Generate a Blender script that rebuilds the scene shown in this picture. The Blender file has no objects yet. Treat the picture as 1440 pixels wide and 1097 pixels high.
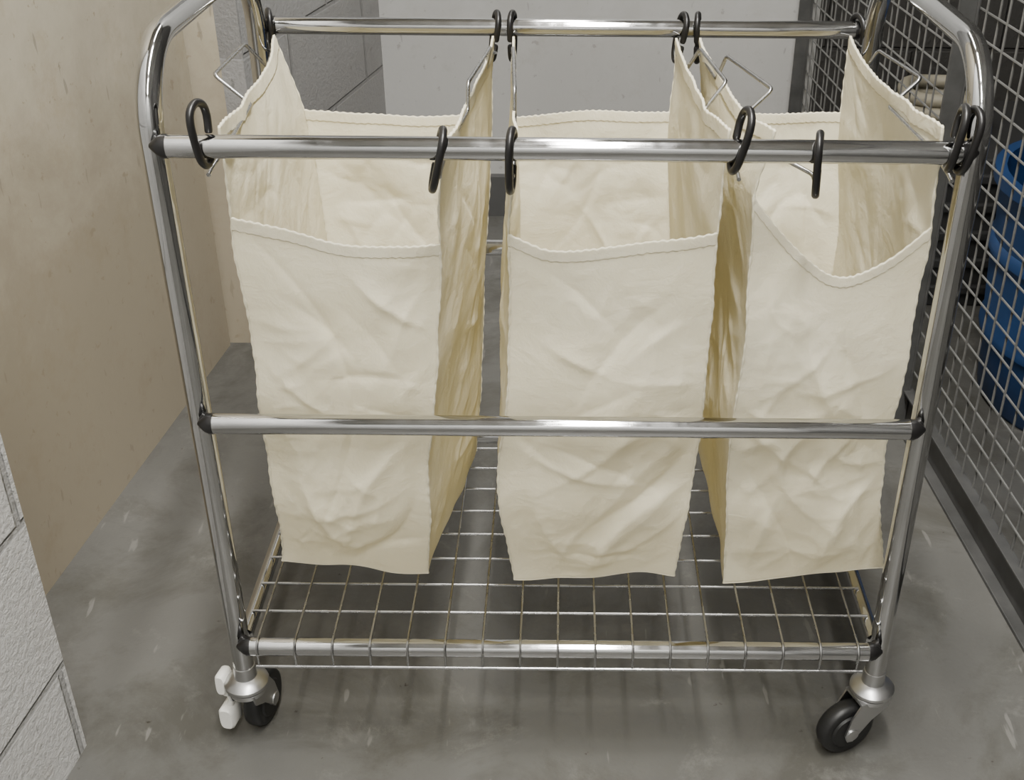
import bpy, math, random
from mathutils import Vector, Matrix, noise
pi=math.pi
scene=bpy.context.scene
COL=scene.collection

# ---------------------------------------------------------------- materials
def new_mat(name):
    m=bpy.data.materials.new(name); m.use_nodes=True
    nt=m.node_tree; b=nt.nodes['Principled BSDF']
    return m,nt,b
def L(nt,a,b): nt.links.new(a,b)
def noise_node(nt,scale,detail=4,rough=.5,coord=None,dist=0):
    n=nt.nodes.new('ShaderNodeTexNoise'); n.inputs['Scale'].default_value=scale
    n.inputs['Detail'].default_value=detail; n.inputs['Roughness'].default_value=rough
    n.inputs['Distortion'].default_value=dist
    if coord is not None: L(nt,coord,n.inputs['Vector'])
    return n
def ramp(nt,fac,stops):
    r=nt.nodes.new('ShaderNodeValToRGB'); e=r.color_ramp.elements
    while len(e)<len(stops): e.new(.5)
    for i,(p,c) in enumerate(stops):
        e[i].position=p; e[i].color=(c[0],c[1],c[2],1)
    L(nt,fac,r.inputs['Fac']); return r
def objco(nt):
    return nt.nodes.new('ShaderNodeTexCoord').outputs['Object']
def bump(nt,h,b,strength,dist=.01,prev=None):
    n=nt.nodes.new('ShaderNodeBump'); n.inputs['Strength'].default_value=strength
    n.inputs['Distance'].default_value=dist; L(nt,h,n.inputs['Height'])
    if prev: L(nt,prev.outputs['Normal'],n.inputs['Normal'])
    if b: L(nt,n.outputs['Normal'],b.inputs['Normal'])
    return n
def mixc(nt,fac,a,b,mode='MIX'):
    m=nt.nodes.new('ShaderNodeMix'); m.data_type='RGBA'; m.blend_type=mode
    for inp,v in ((m.inputs[0],fac),(m.inputs[6],a),(m.inputs[7],b)):
        if hasattr(v,'is_output'): L(nt,v,inp)
        elif isinstance(v,(int,float)): inp.default_value=v
        else: inp.default_value=(v[0],v[1],v[2],1)
    return m.outputs[2]

def mat_chrome(name,base=.60,r0=.05,r1=.13):
    m,nt,b=new_mat(name); co=objco(nt)
    n=noise_node(nt,35,5,.6,co); r=ramp(nt,n.outputs['Fac'],[(.35,(r0,)*3),(.75,(r1,)*3)])
    L(nt,r.outputs['Color'],b.inputs['Roughness'])
    n2=noise_node(nt,9,4,.6,co)
    c=ramp(nt,n2.outputs['Fac'],[(.3,(base*.85,base*.85,base*.85)),(.7,(base,base,base))])
    L(nt,c.outputs['Color'],b.inputs['Base Color']); b.inputs['Metallic'].default_value=1
    return m
CHROME=mat_chrome('chrome_tube',.57)
WIRE=mat_chrome('chrome_wire',.46,.2,.4)
ZINC=mat_chrome('zinc_plate',.58,.28,.45)
def mat_plain(name,col,rough=.5,var=.12,scale=12,metal=0,bmp=0):
    m,nt,b=new_mat(name); co=objco(nt); n=noise_node(nt,scale,5,.6,co)
    r=ramp(nt,n.outputs['Fac'],[(.3,tuple(c*(1-var) for c in col)),(.7,tuple(min(1,c*(1+var)) for c in col))])
    L(nt,r.outputs['Color'],b.inputs['Base Color']); b.inputs['Roughness'].default_value=rough
    b.inputs['Metallic'].default_value=metal
    if bmp: bump(nt,n.outputs['Fac'],b,bmp)
    return m
GALV=mat_plain('galvanised_mesh',(.17,.17,.165),.45,.2,30,.4)
BLACK=mat_plain('black_plastic',(.008,.0075,.0075),.33)
RUBBER=mat_plain('black_rubber',(.011,.011,.011),.45)
WHITEP=mat_plain('white_plastic',(.82,.81,.76),.4,.04)
BLUE=mat_plain('blue_plastic',(.012,.045,.14),.45)
CREAMP=mat_plain('cream_hose',(.30,.275,.21),.55)
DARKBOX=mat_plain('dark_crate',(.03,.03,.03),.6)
DARKMETAL=mat_plain('painted_frame_metal',(.085,.085,.083),.45,.25,20,.4)

def mat_fabric():
    m,nt,b=new_mat('cream_cotton_canvas'); co=objco(nt)
    n=noise_node(nt,5,5,.6,co)
    r=ramp(nt,n.outputs['Fac'],[(.3,(.905,.855,.675)),(.7,(.94,.90,.745))])
    fine=noise_node(nt,420,2,.5,co)
    c2=mixc(nt,.10,r.outputs['Color'],fine.outputs['Color'],'SOFT_LIGHT')
    L(nt,c2,b.inputs['Base Color'])
    b.inputs['Roughness'].default_value=.9
    b.inputs['Specular IOR Level'].default_value=.12
    cr=noise_node(nt,26,5,.6,co,.4)
    b1=bump(nt,cr.outputs['Fac'],None,.34,.008)
    b3=bump(nt,fine.outputs['Fac'],b,.18,.001,b1)
    tr=nt.nodes.new('ShaderNodeBsdfTranslucent'); L(nt,c2,tr.inputs['Color']); L(nt,b3.outputs['Normal'],tr.inputs['Normal'])
    mx=nt.nodes.new('ShaderNodeMixShader'); mx.inputs[0].default_value=.34
    L(nt,b.outputs[0],mx.inputs[1]); L(nt,tr.outputs[0],mx.inputs[2])
    L(nt,mx.outputs[0],nt.nodes['Material Output'].inputs['Surface'])
    return m
FABRIC=mat_fabric()

def mat_floor():
    m,nt,b=new_mat('grey_painted_concrete'); co=objco(nt)
    n=noise_node(nt,1.7,6,.6,co); r=ramp(nt,n.outputs['Fac'],[(.35,(.080,.079,.073)),(.65,(.118,.116,.108))])
    st=noise_node(nt,5,8,.7,co,.5); sr=ramp(nt,st.outputs['Fac'],[(.47,(1,1,1)),(.62,(.68,.665,.62))])
    c=mixc(nt,1,r.outputs['Color'],sr.outputs['Color'],'MULTIPLY')
    lt=noise_node(nt,9,9,.8,co,.4); lr=ramp(nt,lt.outputs['Fac'],[(.56,(0,0,0)),(.68,(.40,.40,.40))])
    c=mixc(nt,lr.outputs['Color'],c,(.20,.195,.18))
    sp=noise_node(nt,42,4,.6,co); s2=ramp(nt,sp.outputs['Fac'],[(.695,(1,1,1)),(.74,(.35,.28,.22))])
    c=mixc(nt,1,c,s2.outputs['Color'],'MULTIPLY')
    mp=nt.nodes.new('ShaderNodeMapping'); mp.inputs['Scale'].default_value=(1,.2,1); mp.inputs['Rotation'].default_value=(0,0,.6); L(nt,co,mp.inputs['Vector'])
    sc=noise_node(nt,45,3,.5,mp.outputs[0]); scr=ramp(nt,sc.outputs['Fac'],[(.68,(0,0,0)),(.71,(.5,.5,.5))])
    c=mixc(nt,scr.outputs['Color'],c,(.20,.195,.18))
    L(nt,c,b.inputs['Base Color'])
    rr=ramp(nt,st.outputs['Fac'],[(.4,(.33,.33,.33)),(.65,(.52,.52,.52))]); L(nt,rr.outputs['Color'],b.inputs['Roughness'])
    g=noise_node(nt,180,3,.6,co); bump(nt,g.outputs['Fac'],b,.10,.003)
    return m
FLOOR=mat_floor()

def mat_wall(name,base,blocks=False,zoff=0,scuff=(.5,.4,.28),scuff_amt=.6,mortar=.8,rough=.5,gb=.5,lo=.55,grime=.35,spot=.66,scr0=.70):
    m,nt,b=new_mat(name); co=objco(nt)
    n=noise_node(nt,2.2,5,.55,co)
    r=ramp(nt,n.outputs['Fac'],[(.35,tuple(c*.86 for c in base)),(.65,base)])
    s=noise_node(nt,9,9,.74,co)
    sr=ramp(nt,s.outputs['Fac'],[(lo,(0,0,0)),(lo+.14,(scuff_amt,)*3)])
    c=mixc(nt,sr.outputs['Color'],r.outputs['Color'],tuple(base[i]*scuff[i] for i in range(3)))
    sp=noise_node(nt,38,4,.65,co,.2); spr=ramp(nt,sp.outputs['Fac'],[(spot,(0,0,0)),(spot+.04,(.7,.7,.7))])
    c=mixc(nt,spr.outputs['Color'],c,tuple(base[i]*scuff[i]*.75 for i in range(3)))
    mp=nt.nodes.new('ShaderNodeMapping'); mp.inputs['Scale'].default_value=(1,1,.22); mp.inputs['Rotation'].default_value=(0,.35,0); L(nt,co,mp.inputs['Vector'])
    sc=noise_node(nt,60,2,.5,mp.outputs[0]); scr=ramp(nt,sc.outputs['Fac'],[(scr0,(0,0,0)),(scr0+.02,(.6,.6,.6))])
    c=mixc(nt,scr.outputs['Color'],c,tuple(base[i]*.4 for i in range(3)))
    sx=nt.nodes.new('ShaderNodeSeparateXYZ'); L(nt,co,sx.inputs[0])
    gn=noise_node(nt,5,7,.7,co,.3)
    gz=nt.nodes.new('ShaderNodeMath'); gz.operation='MULTIPLY_ADD'; L(nt,gn.outputs['Fac'],gz.inputs[0]); gz.inputs[1].default_value=-.8; L(nt,sx.outputs['Z'],gz.inputs[2])
    gr=ramp(nt,gz.outputs[0],[(0,(grime,)*3),(.35,(0,0,0))])
    c=mixc(nt,gr.outputs['Color'],c,tuple(base[i]*(.50,.46,.42)[i] for i in range(3)))
    if blocks:
        az=nt.nodes.new('ShaderNodeMath'); az.operation='ADD'; L(nt,sx.outputs['Z'],az.inputs[0]); az.inputs[1].default_value=zoff
        cx=nt.nodes.new('ShaderNodeCombineXYZ'); L(nt,sx.outputs['X'],cx.inputs[0]); L(nt,az.outputs[0],cx.inputs[1])
        bk=nt.nodes.new('ShaderNodeTexBrick'); L(nt,cx.outputs[0],bk.inputs['Vector'])
        bk.inputs['Scale'].default_value=1; bk.inputs['Brick Width'].default_value=.4
        bk.inputs['Row Height'].default_value=.203; bk.inputs['Mortar Size'].default_value=.006
        bk.inputs['Mortar Smooth'].default_value=.5
        bk.inputs['Color1'].default_value=(1,1,1,1); bk.inputs['Color2'].default_value=(.95,.95,.95,1)
        bk.inputs['Mortar'].default_value=(mortar,)*3+(1,)
        c=mixc(nt,1,c,bk.outputs['Color'],'MULTIPLY')
        inv=nt.nodes.new('ShaderNodeMath'); inv.operation='SUBTRACT'; inv.inputs[0].default_value=1; L(nt,bk.outputs['Fac'],inv.inputs[1])
        g=noise_node(nt,110,5,.7,co)
        b1=bump(nt,inv.outputs[0],None,.9,.006)
        bump(nt,g.outputs['Fac'],b,gb,.006,b1)
    else:
        g=noise_node(nt,45,4,.6,co); bump(nt,g.outputs['Fac'],b,.12,.004)
    L(nt,c,b.inputs['Base Color']); b.inputs['Roughness'].default_value=rough
    return m
WHITEBLOCK=mat_wall('white_painted_block',(.64,.64,.63),True,.07,gb=.8,mortar=.6,scuff_amt=.35,scuff=(.7,.66,.6),grime=.2)
GREYBLOCK=mat_wall('grey_painted_block',(.36,.36,.36),True,.05,mortar=.8,scuff=(.7,.68,.64))
CREAMWALL=mat_wall('cream_painted_panel',(.52,.475,.375),scuff=(.70,.63,.53),scuff_amt=.55,lo=.52,grime=.7,spot=.63,scr0=.685)
BACKWALL=mat_wall('offwhite_painted_wall',(.49,.495,.49),scuff=(.72,.70,.66),spot=.64)
DARKWALL=mat_wall('shaded_storage_wall',(.06,.058,.055),True)  # dimness of the cage is put into this wall colour
CEIL=mat_wall('ceiling_paint',(.62,.61,.58))

# ---------------------------------------------------------------- mesh builder
class MB:
    def __init__(s): s.v=[]; s.f=[]; s.m=[]
    def add(s,v,f,mi=0):
        o=len(s.v); s.v+= [tuple(p) for p in v]
        for q in f: s.f.append(tuple(o+i for i in q)); s.m.append(mi)
    def box(s,lo,hi,mi=0,M=None):
        (a,b,c),(d,e,g)=lo,hi
        v=[Vector(p) for p in((a,b,c),(d,b,c),(d,e,c),(a,e,c),(a,b,g),(d,b,g),(d,e,g),(a,e,g))]
        if M: v=[M@p for p in v]
        s.add(v,[(0,3,2,1),(4,5,6,7),(0,1,5,4),(1,2,6,5),(2,3,7,6),(3,0,4,7)],mi)
    def tube(s,pts,r,seg=16,mi=0,closed=False,caps=True,M=None):
        pts=[Vector(p) for p in pts]; n=len(pts)
        rs=r if isinstance(r,(list,tuple)) else [r]*n
        T=[]
        for i in range(n):
            if closed: t=pts[(i+1)%n]-pts[i-1]
            else: t=pts[min(i+1,n-1)]-pts[max(i-1,0)]
            T.append(t.normalized())
        u=T[0].orthogonal().normalized(); V=[];F=[]
        for i in range(n):
            if i>0:
                u=(T[i-1].rotation_difference(T[i]))@u
                u=(u-T[i]*u.dot(T[i])).normalized()
            w=T[i].cross(u)
            for k in range(seg):
                a=2*pi*k/seg
                p=pts[i]+(u*math.cos(a)+w*math.sin(a))*rs[i]
                V.append(M@p if M else p)
        for i in range(n if closed else n-1):
            j=(i+1)%n
            for k in range(seg):
                l=(k+1)%seg
                F.append((i*seg+k,i*seg+l,j*seg+l,j*seg+k))
        if caps and not closed:
            F.append(tuple(range(seg-1,-1,-1))); F.append(tuple((n-1)*seg+k for k in range(seg)))
        s.add(V,F,mi)
    def lathe(s,prof,seg=28,mi=0,M=None,axis='Z'):
        V=[];F=[];n=len(prof)
        for (r,h) in prof:
            for k in range(seg):
                a=2*pi*k/seg
                if axis=='Z': p=Vector((r*math.cos(a),r*math.sin(a),h))
                else: p=Vector((h,r*math.cos(a),r*math.sin(a)))
                V.append(M@p if M else p)
        for i in range(n-1):
            for k in range(seg):
                l=(k+1)%seg; F.append((i*seg+k,i*seg+l,(i+1)*seg+l,(i+1)*seg+k))
        F.append(tuple(range(seg-1,-1,-1))); F.append(tuple((n-1)*seg+k for k in range(seg)))
        s.add(V,F,mi)
    def obj(s,name,mats,parent=None,smooth=True,loc=None,rotz=0,bevel=0):
        me=bpy.data.meshes.new(name); me.from_pydata(s.v,[],s.f)
        for m in (mats if isinstance(mats,list) else [mats]): me.materials.append(m)
        me.polygons.foreach_set('material_index',s.m)
        me.update()
        if smooth:
            me.polygons.foreach_set('use_smooth',[True]*len(me.polygons))
            try: me.set_sharp_from_angle(angle=math.radians(42))
            except Exception: pass
        o=bpy.data.objects.new(name,me); COL.objects.link(o)
        if parent: o.parent=parent
        if loc: o.location=loc
        o.rotation_euler[2]=rotz
        if bevel:
            b=o.modifiers.new('bevel','BEVEL'); b.width=bevel; b.segments=2; b.limit_method='ANGLE'
        return o
def empty(name,loc=(0,0,0)):
    e=bpy.data.objects.new(name,None); COL.objects.link(e); e.location=loc; e.empty_display_size=.1
    return e
def spline(pts,n=8,closed=False):
    P=[Vector(p) for p in pts]; out=[]; N=len(P)
    for i in range(N if closed else N-1):
        if closed: a,b,c,d=P[i-1],P[i],P[(i+1)%N],P[(i+2)%N]
        else: a,b,c,d=P[max(i-1,0)],P[i],P[i+1],P[min(i+2,N-1)]
        for k in range(n):
            t=k/n
            out.append(.5*((2*b)+(c-a)*t+(2*a-5*b+4*c-d)*t*t+(3*b-a-3*c+d)*t**3))
    if not closed: out.append(P[-1])
    return out
def round_path(pts,rad,n=6):
    P=[Vector(p) for p in pts]; out=[P[0]]
    for i in range(1,len(P)-1):
        a=(P[i-1]-P[i]); b=(P[i+1]-P[i]); r=min(rad,a.length*.45,b.length*.45)
        p0=P[i]+a.normalized()*r; p2=P[i]+b.normalized()*r
        for k in range(n+1):
            t=k/n; out.append(p0*(1-t)**2+P[i]*2*t*(1-t)+p2*t*t)
    out.append(P[-1]); return out

# ---------------------------------------------------------------- room
def wall(name,p0,p1,thick,h,mat,z0=0):
    """wall from p0 to p1; thickness on the left-hand side of the direction"""
    d=Vector((p1[0]-p0[0],p1[1]-p0[1])); ln=d.length
    b=MB(); b.box((0,0,0),(ln,thick,h))
    return b.obj(name,mat,loc=(p0[0],p0[1],z0),rotz=math.atan2(d.y,d.x),smooth=False)
H=2.6
b=MB(); b.box((-1.6,-2.8,-.1),(2.1,2.0,0)); b.obj('floor',FLOOR,smooth=False)
b=MB(); b.box((-1.6,-2.8,0),(2.1,2.0,.1)); b.obj('ceiling',CEIL,smooth=False,loc=(0,0,H))
wall('wall_left_front',(-.82,-2.6),(-.57,0),.22,H,WHITEBLOCK)
wall('wall_left',(-.755,-.04),(-.648,1.02),.08,H,CREAMWALL)
wall('wall_left_return',(-.72,1.03),(-.553,1.03),.10,H,CREAMWALL)
wall('wall_left_rear',(-.552,1.022),(-.42,1.72),.12,H,GREYBLOCK)
wall('wall_back',(.575,1.72),(-.7,1.72),-.12,H,BACKWALL)
wall('wall_back_storage',(2.0,1.72),(.575,1.72),-.12,H,DARKWALL)  # continues the back wall, coloured darker for the shade in the cage
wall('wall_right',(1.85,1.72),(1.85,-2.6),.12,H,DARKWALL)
wall('wall_front',(-1.2,-2.6),(2.0,-2.6),-.12,H,BACKWALL)
b=MB(); b.box((-.44,1.695,0),(1.84,1.719,.10)); b.obj('baseboard_back',mat_plain('baseboard_grey',(.07,.07,.07),.5),smooth=False)
b=MB()
for x,z in ((0.0,.72),(0.0,.60),(-.36,.66),(.40,.95),(-.3,.9)):
    b.lathe([(.0075,0),(.0075,.006),(.004,.010)],14,0,Matrix.Translation((x,1.72,z))@Matrix.Rotation(pi/2,4,'X'))
b.obj('wall_bolts',DARKMETAL)

# mesh partition on the right
part=empty('wire_mesh_partition')
pa=Vector((.805,-2.5)); pb=Vector((.545,1.70))
d=(pb-pa); LN=d.length; ang=math.atan2(d.y,d.x)
b=MB(); cell=.038; zt=2.25; z0=.065
n=int(LN/cell)
for i in range(1,n):
    x=i*cell; b.tube([(x,0.0016*(1 if i%2 else -1),z0-.005),(x,0.0016*(1 if i%2 else -1),zt)],.0018,6,0,caps=False)
k=1
while z0+k*cell<zt:
    b.tube([(0,0,z0+k*cell),(LN,0,z0+k*cell)],.0018,6,0,caps=False); k+=1
b.obj('mesh_wires',GALV,part,loc=(pa.x,pa.y,0),rotz=ang)
b=MB()
b.box((0,-.018,0),(LN,.020,.006)); b.box((0,-.004,.006),(LN,0.002,z0)); b.box((0,-.018,zt),(LN,.018,zt+.03))
b.box((0,-.004,z0),(LN,.014,z0+.004))
for x in (.02,1.55,3.27,LN-.03):
    b.box((x-.016,.003,.006),(x+.016,.007,zt)); b.box((x-.016,.007,.006),(x-.012,.034,zt))
b.obj('partition_frame',DARKMETAL,part,smooth=False,loc=(pa.x,pa.y,0),rotz=ang,bevel=.0008)

# storage contents
def barrel(name,loc,r,h,mat):
    b=MB()
    b.lathe([(r*.85,0),(r*.88,.01),(r*.93,h*.30),(r*.96,h*.31),(r*.96,h*.34),(r*.94,h*.36),(r*.98,h*.66),(r*1.01,h*.67),(r*1.01,h*.70),(r*.98,h*.72),(r,h*.95),(r*1.06,h*.955),(r*1.06,h),(r*.98,h),(r*.95,h*.5),(r*.85,.02)],40)
    return b.obj(name,mat,loc=loc)
barrel('plastic_barrel',(.975,.84,0),.24,.42,BLUE)
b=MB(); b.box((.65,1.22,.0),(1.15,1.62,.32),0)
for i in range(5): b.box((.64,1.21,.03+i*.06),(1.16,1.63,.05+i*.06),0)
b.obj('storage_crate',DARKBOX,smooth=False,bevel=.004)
b=MB(); b.box((1.30,-.2,.0),(1.75,1.6,1.3),0)  # invented dark bulk, added so the cage interior reads dark
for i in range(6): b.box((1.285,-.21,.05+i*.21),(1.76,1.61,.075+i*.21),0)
b.obj('dark_storage_filler',DARKBOX,smooth=False,bevel=.004)
b=MB()
for i,(r,zz) in enumerate(((.085,.343),(.088,.370),(.083,.397))):
    b.tube([(.79+r*math.cos(a*2*pi/32),1.42+r*math.sin(a*2*pi/32),zz+.003*math.sin(a*.6)) for a in range(32)],.014,10,0,closed=True)
b.obj('coiled_hose',CREAMP)

# ---------------------------------------------------------------- cart
cart=empty('laundry_sorter_cart')
PX=.37; YF=.019; YB=.429; RZ=.75; MZ=.46; SZ=.161; TOPZ=.83
PR=.0118; RR=.0105
b=MB()
for sx in (-1,1):
    x=sx*PX
    pts=[(x,YF,.097)]
    pts+= [(x,YF,z) for z in (.2,.4,.6,.70)]
    R=.078
    for k in range(13):
        a=pi/2*k/12; pts.append((x,YF+R-R*math.cos(a),TOPZ-R+R*math.sin(a)))
    for k in range(13):
        a=pi/2*k/12; pts.append((x,YB-R+R*math.sin(a),TOPZ-R+R*math.cos(a)))
    pts+= [(x,YB,z) for z in (.70,.6,.4,.2,.097)]
    b.tube(pts,PR,28)
    b.tube([(sx*.362,YF,SZ),(sx*.362,YB,SZ)],.0088,20)
b.obj('side_tubes',CHROME,cart)
b=MB()
RY=(0.0,.448)
HW=.352
for y in RY:
    for z in (RZ,MZ,SZ):
        b.tube([(-HW,y,z),(HW,y,z)],RR,28)
b.obj('cross_rails',CHROME,cart)
b=MB()
for y in RY:
    s=1 if y<.2 else -1
    for z in (RZ,MZ,SZ):
        for sx in (-1,1):
            X=sx*HW
            b.tube([(X-sx*.001,y,z),(X+sx*.003,y,z),(X+sx*.008,y,z),(X+sx*.012,y,z),(X+sx*.0155,y,z)],[.0109,.0109,.0088,.0055,.002],20)
            b.tube([(X+sx*.002,y+s*.002,z),(X+sx*.011,y+s*.010,z)],[.006,.007],14)
b.obj('rail_end_caps',BLACK,cart)
b=MB(); wz=SZ+RR+.0012
for i in range(17):
    x=(i-8)*.0425-.002
    pts=[]
    for k in range(11):
        a=math.radians(-25+ (115)*k/10)
        r=RR+.0014
        pts.append((x,-r*math.cos(a),SZ+r*math.sin(a)))
    pts=[(x,-.010,SZ-.020)]+pts+[(x,.2,wz)]
    for k in range(7):
        a=pi/2*(1-k/6); r=RR+.0014
        pts.append((x,.448+r*math.cos(a),SZ+r*math.sin(a)))
    pts.append((x,.458,SZ-.018))
    b.tube(pts,.0014,8)
for j in range(1,9):
    b.tube([(-.36,.05*j,wz-.0024),(.36,.05*j,wz-.0024)],.0016,8)
b.tube([(-.345,-.011,SZ-.020),(.345,-.011,SZ-.020)],.0018,8)
b.tube([(-.345,.459,SZ-.018),(.345,.459,SZ-.018)],.0018,8)
b.obj('wire_shelf',WIRE,cart)

def hook(b,x,y,z,yaw,tilt=0,flip=1,dz=0):
    loc=[(.0128,-.014),(.0150,.002),(.011,.0125),(0,.0170),(-.011,.0130),(-.0150,.003),(-.0140,-.014),(-.010,-.031),(-.001,-.0390),(.009,-.034),(.0128,-.0185)]
    M=Matrix.Translation((x,y,z+dz))@Matrix.Rotation(tilt,4,'Y')@Matrix.Rotation(yaw,4,'Z')
    pts=[Vector((0,flip*a,c)) for a,c in loc]
    sp=spline(pts,6); n=len(sp)
    rr=[.0037]*n; rr[0]=.003; rr[-1]=.003
    b.tube(sp,rr,12,0,M=M)
b=MB()
fh=[(-.320,-.20,-.05,.022),(-.110,.12,.22,0),(-.0465,-.10,.03,0),(.158,.14,.20,.020),(.226,-.22,-.04,-.001),(.347,-.16,.12,.024),(.357,.14,.12,.022)]
for x,yaw,t,dz in fh: hook(b,x,0,RZ,yaw,t,1,dz)
bh=[(-.358,.3,.0,.0),(-.084,.2,.14,0),(-.064,-.15,0,0),(.142,.2,.16,0),(.161,-.15,-.04,0),(.355,.3,-.05,0)]
for x,yaw,t,dz in bh: hook(b,x,.448,RZ,yaw,t,-1,dz)
b.obj('rail_hooks',BLACK,cart)

def caster(name,x,y,rot,brake=False):
    M=Matrix.Translation((x,y,0))@Matrix.Rotation(rot,4,'Z')
    tr=.030; wr=.036
    W=M@Matrix.Translation((0,tr,wr))
    b=MB()
    b.lathe([(.010,-.0125),(.022,-.0125),(.024,-.010),(.030,-.011),(.034,-.009),(.036,-.004),(.036,.004),(.034,.009),(.030,.011),(.024,.010),(.022,.0125),(.010,.0125)],36,1,W,'X')
    b.lathe([(.004,-.0185),(.008,-.018),(.008,-.013),(.009,.013),(.008,.018),(.004,.0185)],16,0,W,'X')
    b.lathe([(.010,.083),(.022,.084),(.026,.087),(.026,.091),(.021,.096),(.0135,.099),(.0125,.115),(.010,.116)],30,0,M)
    b.lathe([(.012,.074),(.021,.075),(.023,.079),(.023,.083),(.012,.084)],30,0,M)
    for sx in (-1,1):
        xo=sx*.0155; th=.0012
        outline=[(-.018,.081),(.022,.081),(.034,.060),(.040,.036),(.036,.026),(.028,.025),(.021,.034),(.006,.052),(-.014,.066)]
        V=[M@Vector((xo-th,yy,zz)) for yy,zz in outline]+[M@Vector((xo+th,yy,zz)) for yy,zz in outline]
        n=len(outline); F=[tuple(range(n)),tuple(range(2*n-1,n-1,-1))]+[(i,(i+1)%n,n+(i+1)%n,n+i) for i in range(n)]
        b.add(V,F,0)
    b.box((-.0165,-.018,.0785),(.0165,.024,.0815),0,M)
    if brake:
        b.box((-.030,-.006,.064),(-.016,.034,.070),2,M)
        for (y0,y1,xa,xb,za,zb) in ((-.012,.010,-.036,-.022,.070,.100),(-.014,.012,-.038,-.018,.016,.048)):
            sp=[((xa+xb)/2+.5*(xb-xa)*math.cos(t/20*2*pi)*(abs(math.cos(t/20*2*pi)))**-.4 if abs(math.cos(t/20*2*pi))>1e-3 else (xa+xb)/2, (za+zb)/2+.5*(zb-za)*math.sin(t/20*2*pi)*((abs(math.sin(t/20*2*pi))+1e-6)**-.4)) for t in range(20)]
            N=len(sp); cxm=(xa+xb)/2; czm=(za+zb)/2
            V=[];rings=((y0,.75),(y0+.003,1),(y1-.003,1),(y1,.75))
            for yy,k in rings:
                V+=[M@Vector((cxm+(px-cxm)*k,yy,czm+(pz-czm)*(k*.5+.5))) for px,pz in sp]
            F=[tuple(range(N-1,-1,-1)),tuple(3*N+i for i in range(N))]
            for q in range(3):
                F+=[(q*N+i,q*N+(i+1)%N,(q+1)*N+(i+1)%N,(q+1)*N+i) for i in range(N)]
            b.add(V,F,2)
        b.tube([M@Vector(p) for p in((-.026,-.002,.072),(-.022,-.002,.058),(-.026,-.002,.046))],.004,10,2)
    return b.obj(name,[ZINC,RUBBER,WHITEP],cart)
caster('caster_front_left',-PX,YF,math.radians(-12),True)
caster('caster_front_right',PX,YF,math.radians(112))
caster('caster_rear_left',-PX,YB,math.radians(25))
caster('caster_rear_right',PX,YB,math.radians(-20))

# ---------------------------------------------------------------- bags
def interp(tab,z):
    tab=sorted(tab)
    if z<=tab[0][0]: return Vector(tab[0][1:])
    if z>=tab[-1][0]: return Vector(tab[-1][1:])
    for a,c in zip(tab,tab[1:]):
        if a[0]<=z<=c[0]:
            t=(z-a[0])/(c[0]-a[0]); t=t*t*(3-2*t)*.4+t*.6
            return Vector(a[1:]).lerp(Vector(c[1:]),t)
def curve1(tab,u):
    n=len(tab)
    for i in range(n-1):
        a,c=tab[i],tab[i+1]
        if a[0]<=u<=c[0]:
            t=(u-a[0])/(c[0]-a[0]); h=c[0]-a[0]
            m0=(c[1]-tab[i-1][1])/(c[0]-tab[i-1][0]) if i>0 else (c[1]-a[1])/h
            m1=(tab[i+2][1]-a[1])/(tab[i+2][0]-a[0]) if i+2<n else (c[1]-a[1])/h
            return (2*t**3-3*t*t+1)*a[1]+(t**3-2*t*t+t)*h*m0+(-2*t**3+3*t*t)*c[1]+(t**3-t*t)*h*m1
    return tab[-1][1]
ZB=.19
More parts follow.
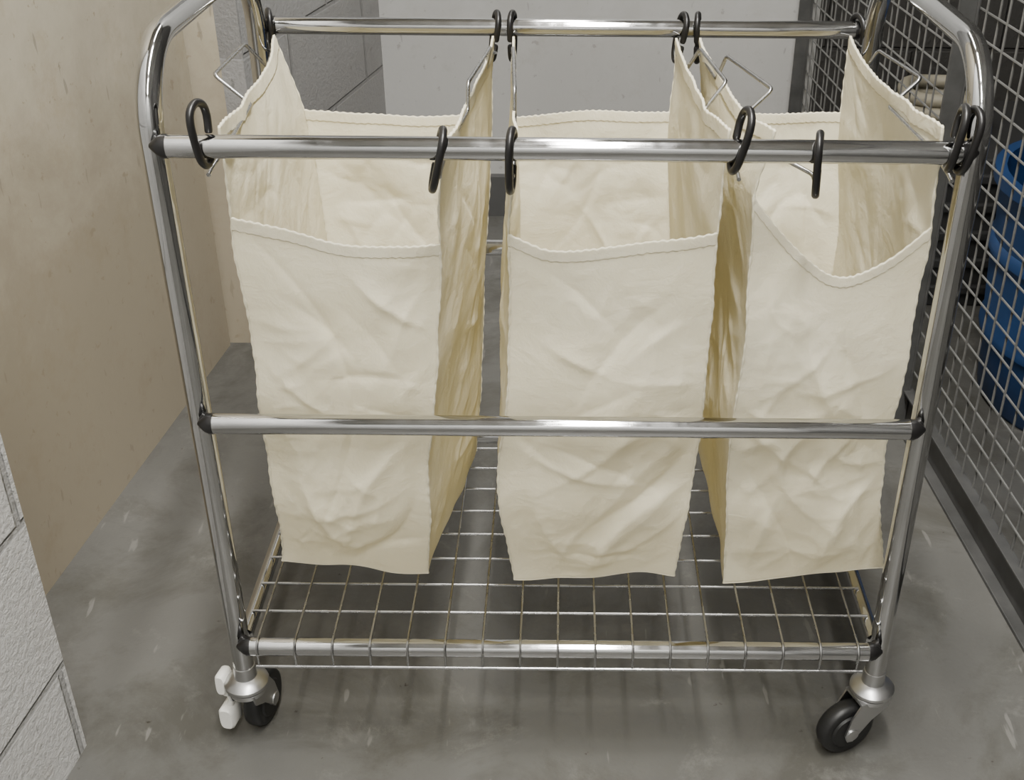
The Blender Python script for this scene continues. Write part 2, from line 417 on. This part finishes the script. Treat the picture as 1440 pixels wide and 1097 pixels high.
def bag(name,cols,tops,seed,creases_front,zfl=0,zfr=0,splay=0):
    root=empty(name)
    rnd=random.Random(seed)
    off=Vector((seed*3.1,seed*1.7,seed*.9))
    def shared(p):
        q=Vector((p.x*6,p.y*6,p.z*4.5))+off
        k=min(1,max(.35,(.74-p.z)*5))
        n1=Vector((noise.noise(q),noise.noise(q+Vector((9,3,1))),0))*.012*k
        q2=Vector((p.x*17,p.y*17,p.z*13))+off
        n2=Vector((noise.noise(q2),noise.noise(q2+Vector((5,7,2))),noise.noise(q2+Vector((1,8,4)))*.4))*.0036
        return n1+n2
    def sag(x,y): return .009*noise.noise(Vector((x*15,y*15,seed)))
    panels={}
    def mk(key,A,B,nrm,width,cre,bulge):
        top=tops[key]
        ko={'front':0,'back':11,'left':23,'right':37}[key]
        ram=1.0 if key in('front','back') else .5
        dz={'front':lambda u:zfl+(zfr-zfl)*u,'back':lambda u:0,'left':lambda u:zfl*(1-u),'right':lambda u:zfr*(1-u)}[key]
        def S(u,v):
            zt=curve1(top,min(max(u,0),1)); z=zt+(ZB-zt)*v
            a=interp(cols[A],z); c=interp(cols[B],z)
            xy=a.lerp(c,u); p=Vector((xy.x,xy.y,z))
            fade=min(1,math.sin(pi*min(max(u,0),1))*2.2)
            vf=min(1,(1-v)*9)*min(1,.25+v*5)
            s=u*width; h=(curve1(top,.5)-z)
            dsp=bulge*math.sin(pi*u)*(math.sin(pi*min(1,v*.95+.03))+.5*math.sin(pi*min(1,max(0,(v-.55)/.45))))
            for (cs,ch,ca,sa,ln,w,amp) in cre:
                dx=s-cs; dh=h-ch
                l=dx*ca+dh*sa; dd=-dx*sa+dh*ca+ 2.0*l*l*(1 if amp>0 else -1)
                if abs(l)<ln*2.2 and abs(dd)<w*7:
                    ww=w if dd>0 else w*2.4
                    dsp+=amp*math.exp(-(abs(dd)/ww)**1.2)*math.exp(-(l/ln)**2)
            k1=s*.8+h*.6; k2=-s*.6+h*.8
            wv=noise.noise(Vector((s*12,h*12,seed+ko+5)))*.25
            rg=(1-abs(noise.noise(Vector((k1*21+wv,k2*8,seed+ko)))*2.4))
            rg2=(1-abs(noise.noise(Vector((s*11-h*8,h*16+s*7+wv,seed*2+ko)))*2.4))
            rg3=(1-abs(noise.noise(Vector((s*34+h*12,h*26-s*9,seed*4+ko)))*2.4))
            msk=max(0,min(1,.15+1.4*noise.noise(Vector((s*8,h*7,seed*3+ko)))+.55*v))
            msk2=max(0,min(1,.2+1.6*noise.noise(Vector((s*9+4,h*8,seed*5+ko)))+.4*v))
            dsp+=((max(rg,0)**1.6*.0032+max(rg2,0)**1.8*.0030)*msk+max(rg3,0)**1.8*.0011*msk2)*ram
            dsp*=fade*vf
            p=p+nrm*dsp+shared(p)
            p.z+=(sag(p.x,p.y)+dz(u))*v**5
            return p
        panels[key]=(S,width)
        return S
    def rc(n,width,lo=.001,hi=.0038):
        out=[]
        for i in range(n):
            a=rnd.choice([rnd.uniform(.5,1.2),rnd.uniform(-1.2,-.5),rnd.uniform(-.3,.3),rnd.uniform(1.3,1.8)])
            out.append((rnd.uniform(0,width),rnd.uniform(.03,.46),math.cos(a),math.sin(a),rnd.uniform(.03,.07),rnd.uniform(.003,.007),rnd.uniform(lo,hi)*rnd.choice((-1,1))))
        return out
    cf=[(cs,ch,math.cos(math.radians(a)),math.sin(math.radians(a)),ln,w,amp) for cs,ch,a,ln,w,amp in creases_front]
    mk('front','FL','FR',Vector((0,-1,0)),.2,cf+rc(18,.2),.010)
    mk('back','BL','BR',Vector((0,1,0)),.22,rc(16,.22),.006)
    mk('left','FL','BL',Vector((-1,0,0)),.36,rc(12,.36,.001,.003),.008)
    mk('right','FR','BR',Vector((1,0,0)),.36,rc(12,.36,.001,.003),.008)
    mb=MB(); hem=MB(); seam=MB()
    for key,(S,wd) in panels.items():
        nu=88 if key in('front','back') else 100; nv=170
        V=[S(i/nu,j/nv) for j in range(nv+1) for i in range(nu+1)]
        F=[(j*(nu+1)+i,j*(nu+1)+i+1,(j+1)*(nu+1)+i+1,(j+1)*(nu+1)+i) for j in range(nv) for i in range(nu)]
        mb.add(V,F)
        n=170; hv=.0115/.46; rows=(-.0008,.08*hv,.5*hv,.92*hv,hv)
        V=[]
        for rj in rows:
            for i in range(n+1):
                p=S(i/n,rj)
                V.append(p+Vector((0,0,.0005*math.sin(i*.9+rj*200)+.0006*noise.noise(Vector((i*.21,seed,0))))))
        hem.add(V,[(j*(n+1)+i,j*(n+1)+i+1,(j+1)*(n+1)+i+1,(j+1)*(n+1)+i) for j in range(len(rows)-1) for i in range(n)])
    for key,u in (('left',0),('right',0),('left',1),('right',1)):
        S=panels[key][0]; n=170
        seam.tube([S(u,j/n) for j in range(n+1)],[.0012+.0004*math.sin(j*1.3)+.0003*math.sin(j*.37) for j in range(n+1)],8,0)
    for key in('front','back'):
        S=panels[key][0]; seam.tube([S(i/60,1) for i in range(61)],.0011,8,0)
    nu,nv=30,40; V=[]
    for j in range(nv+1):
        for i in range(nu+1):
            u=i/nu; w=j/nv
            f=panels['front'][0](u,1); k=panels['back'][0](u,1); l=panels['left'][0](w,1); r=panels['right'][0](w,1)
            c00=panels['front'][0](0,1);c10=panels['front'][0](1,1);c01=panels['back'][0](0,1);c11=panels['back'][0](1,1)
            p=f*(1-w)+k*w+l*(1-u)+r*u-(c00*(1-u)*(1-w)+c10*u*(1-w)+c01*(1-u)*w+c11*u*w)
            V.append(p)
    mb.add(V,[(j*(nu+1)+i,j*(nu+1)+i+1,(j+1)*(nu+1)+i+1,(j+1)*(nu+1)+i) for j in range(nv) for i in range(nu)])
    o=mb.obj('canvas_body',FABRIC,root)
    m=o.modifiers.new('th','SOLIDIFY'); m.thickness=.0010; m.offset=0
    o=hem.obj('hem',FABRIC,root); m=o.modifiers.new('th','SOLIDIFY'); m.thickness=.0026; m.offset=0
    seam.obj('seams',FABRIC,root)
    return root,panels
def handle(root,hx_f,hx_b,tf,tb,out,y0=.20,y1=.33,bars=None):
    """support rod from front hook to back hook with raised grip"""
    def X(y): 
        t=(y-.035)/(.405-.035); return tf+(tb-tf)*t
    b=MB(); x0,x1=bars
    pts=[(hx_f,.004,.722),(hx_f,.014,.724),(tf,.045,.735),(X(y0),y0,.728),(x0,y0+.004,.757),(x1,y1-.004,.757),(X(y1),y1,.730),(tb,.395,.733),(hx_b,.436,.722),(hx_b,.446,.721)]
    b.tube(round_path(pts,.006,5),.0021,10)
    b.obj('support_rod',WIRE,root)

fy=lambda x76,x65,x51,x31,x19,yt=.035:[(.76,x76,yt),(.65,x65,.040),(.51,x51,.052),(.31,x31,.078),(.19,x19,.103)]
by=lambda x76,x66,x50,x19,y19=.36:[(.76,x76,.408),(.66,x66,.395),(.50,x50,.385),(.19,x19,y19)]
r1,_=bag('laundry_bag',
 dict(FL=fy(-.312,-.318,-.317,-.325,-.334),FR=fy(-.108,-.118,-.129,-.148,-.160),
      BL=by(-.348,-.314,-.302,-.32),BR=by(-.083,-.088,-.090,-.122)),
 dict(front=[(0,.667),(.25,.655),(.5,.639),(.8,.638),(1,.640)],back=[(0,.662),(.5,.656),(1,.658)],
      left=[(0,.757),(.3,.742),(.7,.738),(1,.748)],right=[(0,.745),(.3,.735),(.7,.738),(1,.748)]),
 3,[(.105,.2,90,.25,.003,-.003),(.15,.07,35,.05,.005,.005),(.07,.37,60,.08,.009,.008),(.15,.38,125,.08,.011,-.009),(.12,.30,120,.07,.007,.006),(.05,.18,40,.05,.005,.004),(.16,.2,20,.04,.005,-.004)],.010,-.006)
handle(r1,-.320,-.358,-.312,-.345,-1,.20,.335,(-.362,-.360))
handle(r1,-.112,-.084,-.108,-.085,1,.18,.33,(-.098,-.083))
r2,_=bag('laundry_bag.001',
 dict(FL=fy(-.045,-.0545,-.063,-.0637,-.056),FR=fy(.152,.145,.149,.148,.142),
      BL=by(-.060,-.058,-.055,-.05),BR=by(.132,.131,.135,.13)),
 dict(front=[(0,.650),(.2,.634),(.5,.638),(.8,.647),(1,.655)],back=[(0,.656),(.5,.664),(1,.664)],
      left=[(0,.742),(.3,.735),(.7,.738),(1,.748)],right=[(0,.758),(.3,.742),(.7,.74),(1,.748)]),
 7,[(.07,.13,25,.03,.005,.004),(.15,.10,140,.03,.005,.003),(.12,.21,170,.05,.005,-.004),(.12,.37,125,.10,.011,.010),(.16,.30,130,.08,.008,-.007),(.05,.38,70,.08,.008,.006),(.08,.28,20,.05,.005,.004)],-.004,.004)
handle(r2,-.046,-.064,-.045,-.060,-1,.16,.33,(-.050,-.058))
handle(r2,.158,.142,.152,.133,1,.19,.33,(.166,.152))
r3,_=bag('laundry_bag.002',
 dict(FL=[(.76,.190,.035),(.69,.178,.040),(.51,.186,.052),(.31,.195,.078),(.19,.197,.100)],FR=fy(.343,.352,.359,.361,.380),
      BL=by(.160,.168,.185,.193),BR=by(.338,.335,.345,.365)),
 dict(front=[(0,.692),(.22,.645),(.48,.609),(.75,.622),(1,.662)],back=[(0,.664),(.5,.662),(1,.664)],
      left=[(0,.757),(.3,.74),(.7,.738),(1,.748)],right=[(0,.762),(.3,.75),(.7,.742),(1,.752)]),
 12,[(.10,.13,60,.06,.007,.005),(.13,.34,115,.11,.011,.010),(.08,.37,80,.09,.009,-.007),(.04,.34,110,.06,.007,.006),(.15,.14,70,.07,.008,-.005),(.06,.22,35,.05,.006,.004)],-.010,.008)
handle(r3,.226,.161,.190,.161,-1,.165,.30,(.2095,.178))
handle(r3,.350,.355,.343,.338,1,.21,.33,(.371,.352))

# ---------------------------------------------------------------- lights
def lamp(name,loc,power,sx=.12,sy=1.2):
    e=empty(name,loc)
    b=MB(); b.box((-.11,-.65,.03),(.11,.65,.09)); b.box((-.10,-.64,.0),(-.095,.64,.03)); b.box((.095,-.64,.0),(.10,.64,.03))
    b.obj('housing',WHITEP,e,smooth=False,bevel=.004)
    l=bpy.data.lights.new(name+'_tube','AREA'); l.shape='RECTANGLE'; l.size=sx; l.size_y=sy; l.energy=power; l.color=(1,.975,.925)
    o=bpy.data.objects.new('tube_light',l); COL.objects.link(o); o.parent=e; o.location=(0,0,.02)
lamp('ceiling_lamp',(.08,-.38,2.5),92)
lamp('ceiling_lamp.001',(.1,-1.85,2.5),64)
lamp('added_fill_lamp',(.0,1.05,2.5),17)  # unseen fill added behind the cart to brighten bag sides and fronts
w=bpy.data.worlds.new('world'); scene.world=w; w.use_nodes=True
w.node_tree.nodes['Background'].inputs[0].default_value=(1,.97,.92,1)
w.node_tree.nodes['Background'].inputs[1].default_value=.25

# ---------------------------------------------------------------- camera
cam=bpy.data.cameras.new('camera'); co=bpy.data.objects.new('camera',cam); COL.objects.link(co)
cam.sensor_width=36; cam.lens=1660/1440*36; cam.shift_x=-70/1440; cam.clip_start=.02
th=math.radians(30.4)
co.matrix_world=Matrix.Translation((0,-1.01,1.0955))@Matrix.Rotation(pi/2-th,4,'X')@Matrix.Rotation(math.radians(.5),4,'Z')
scene.camera=co
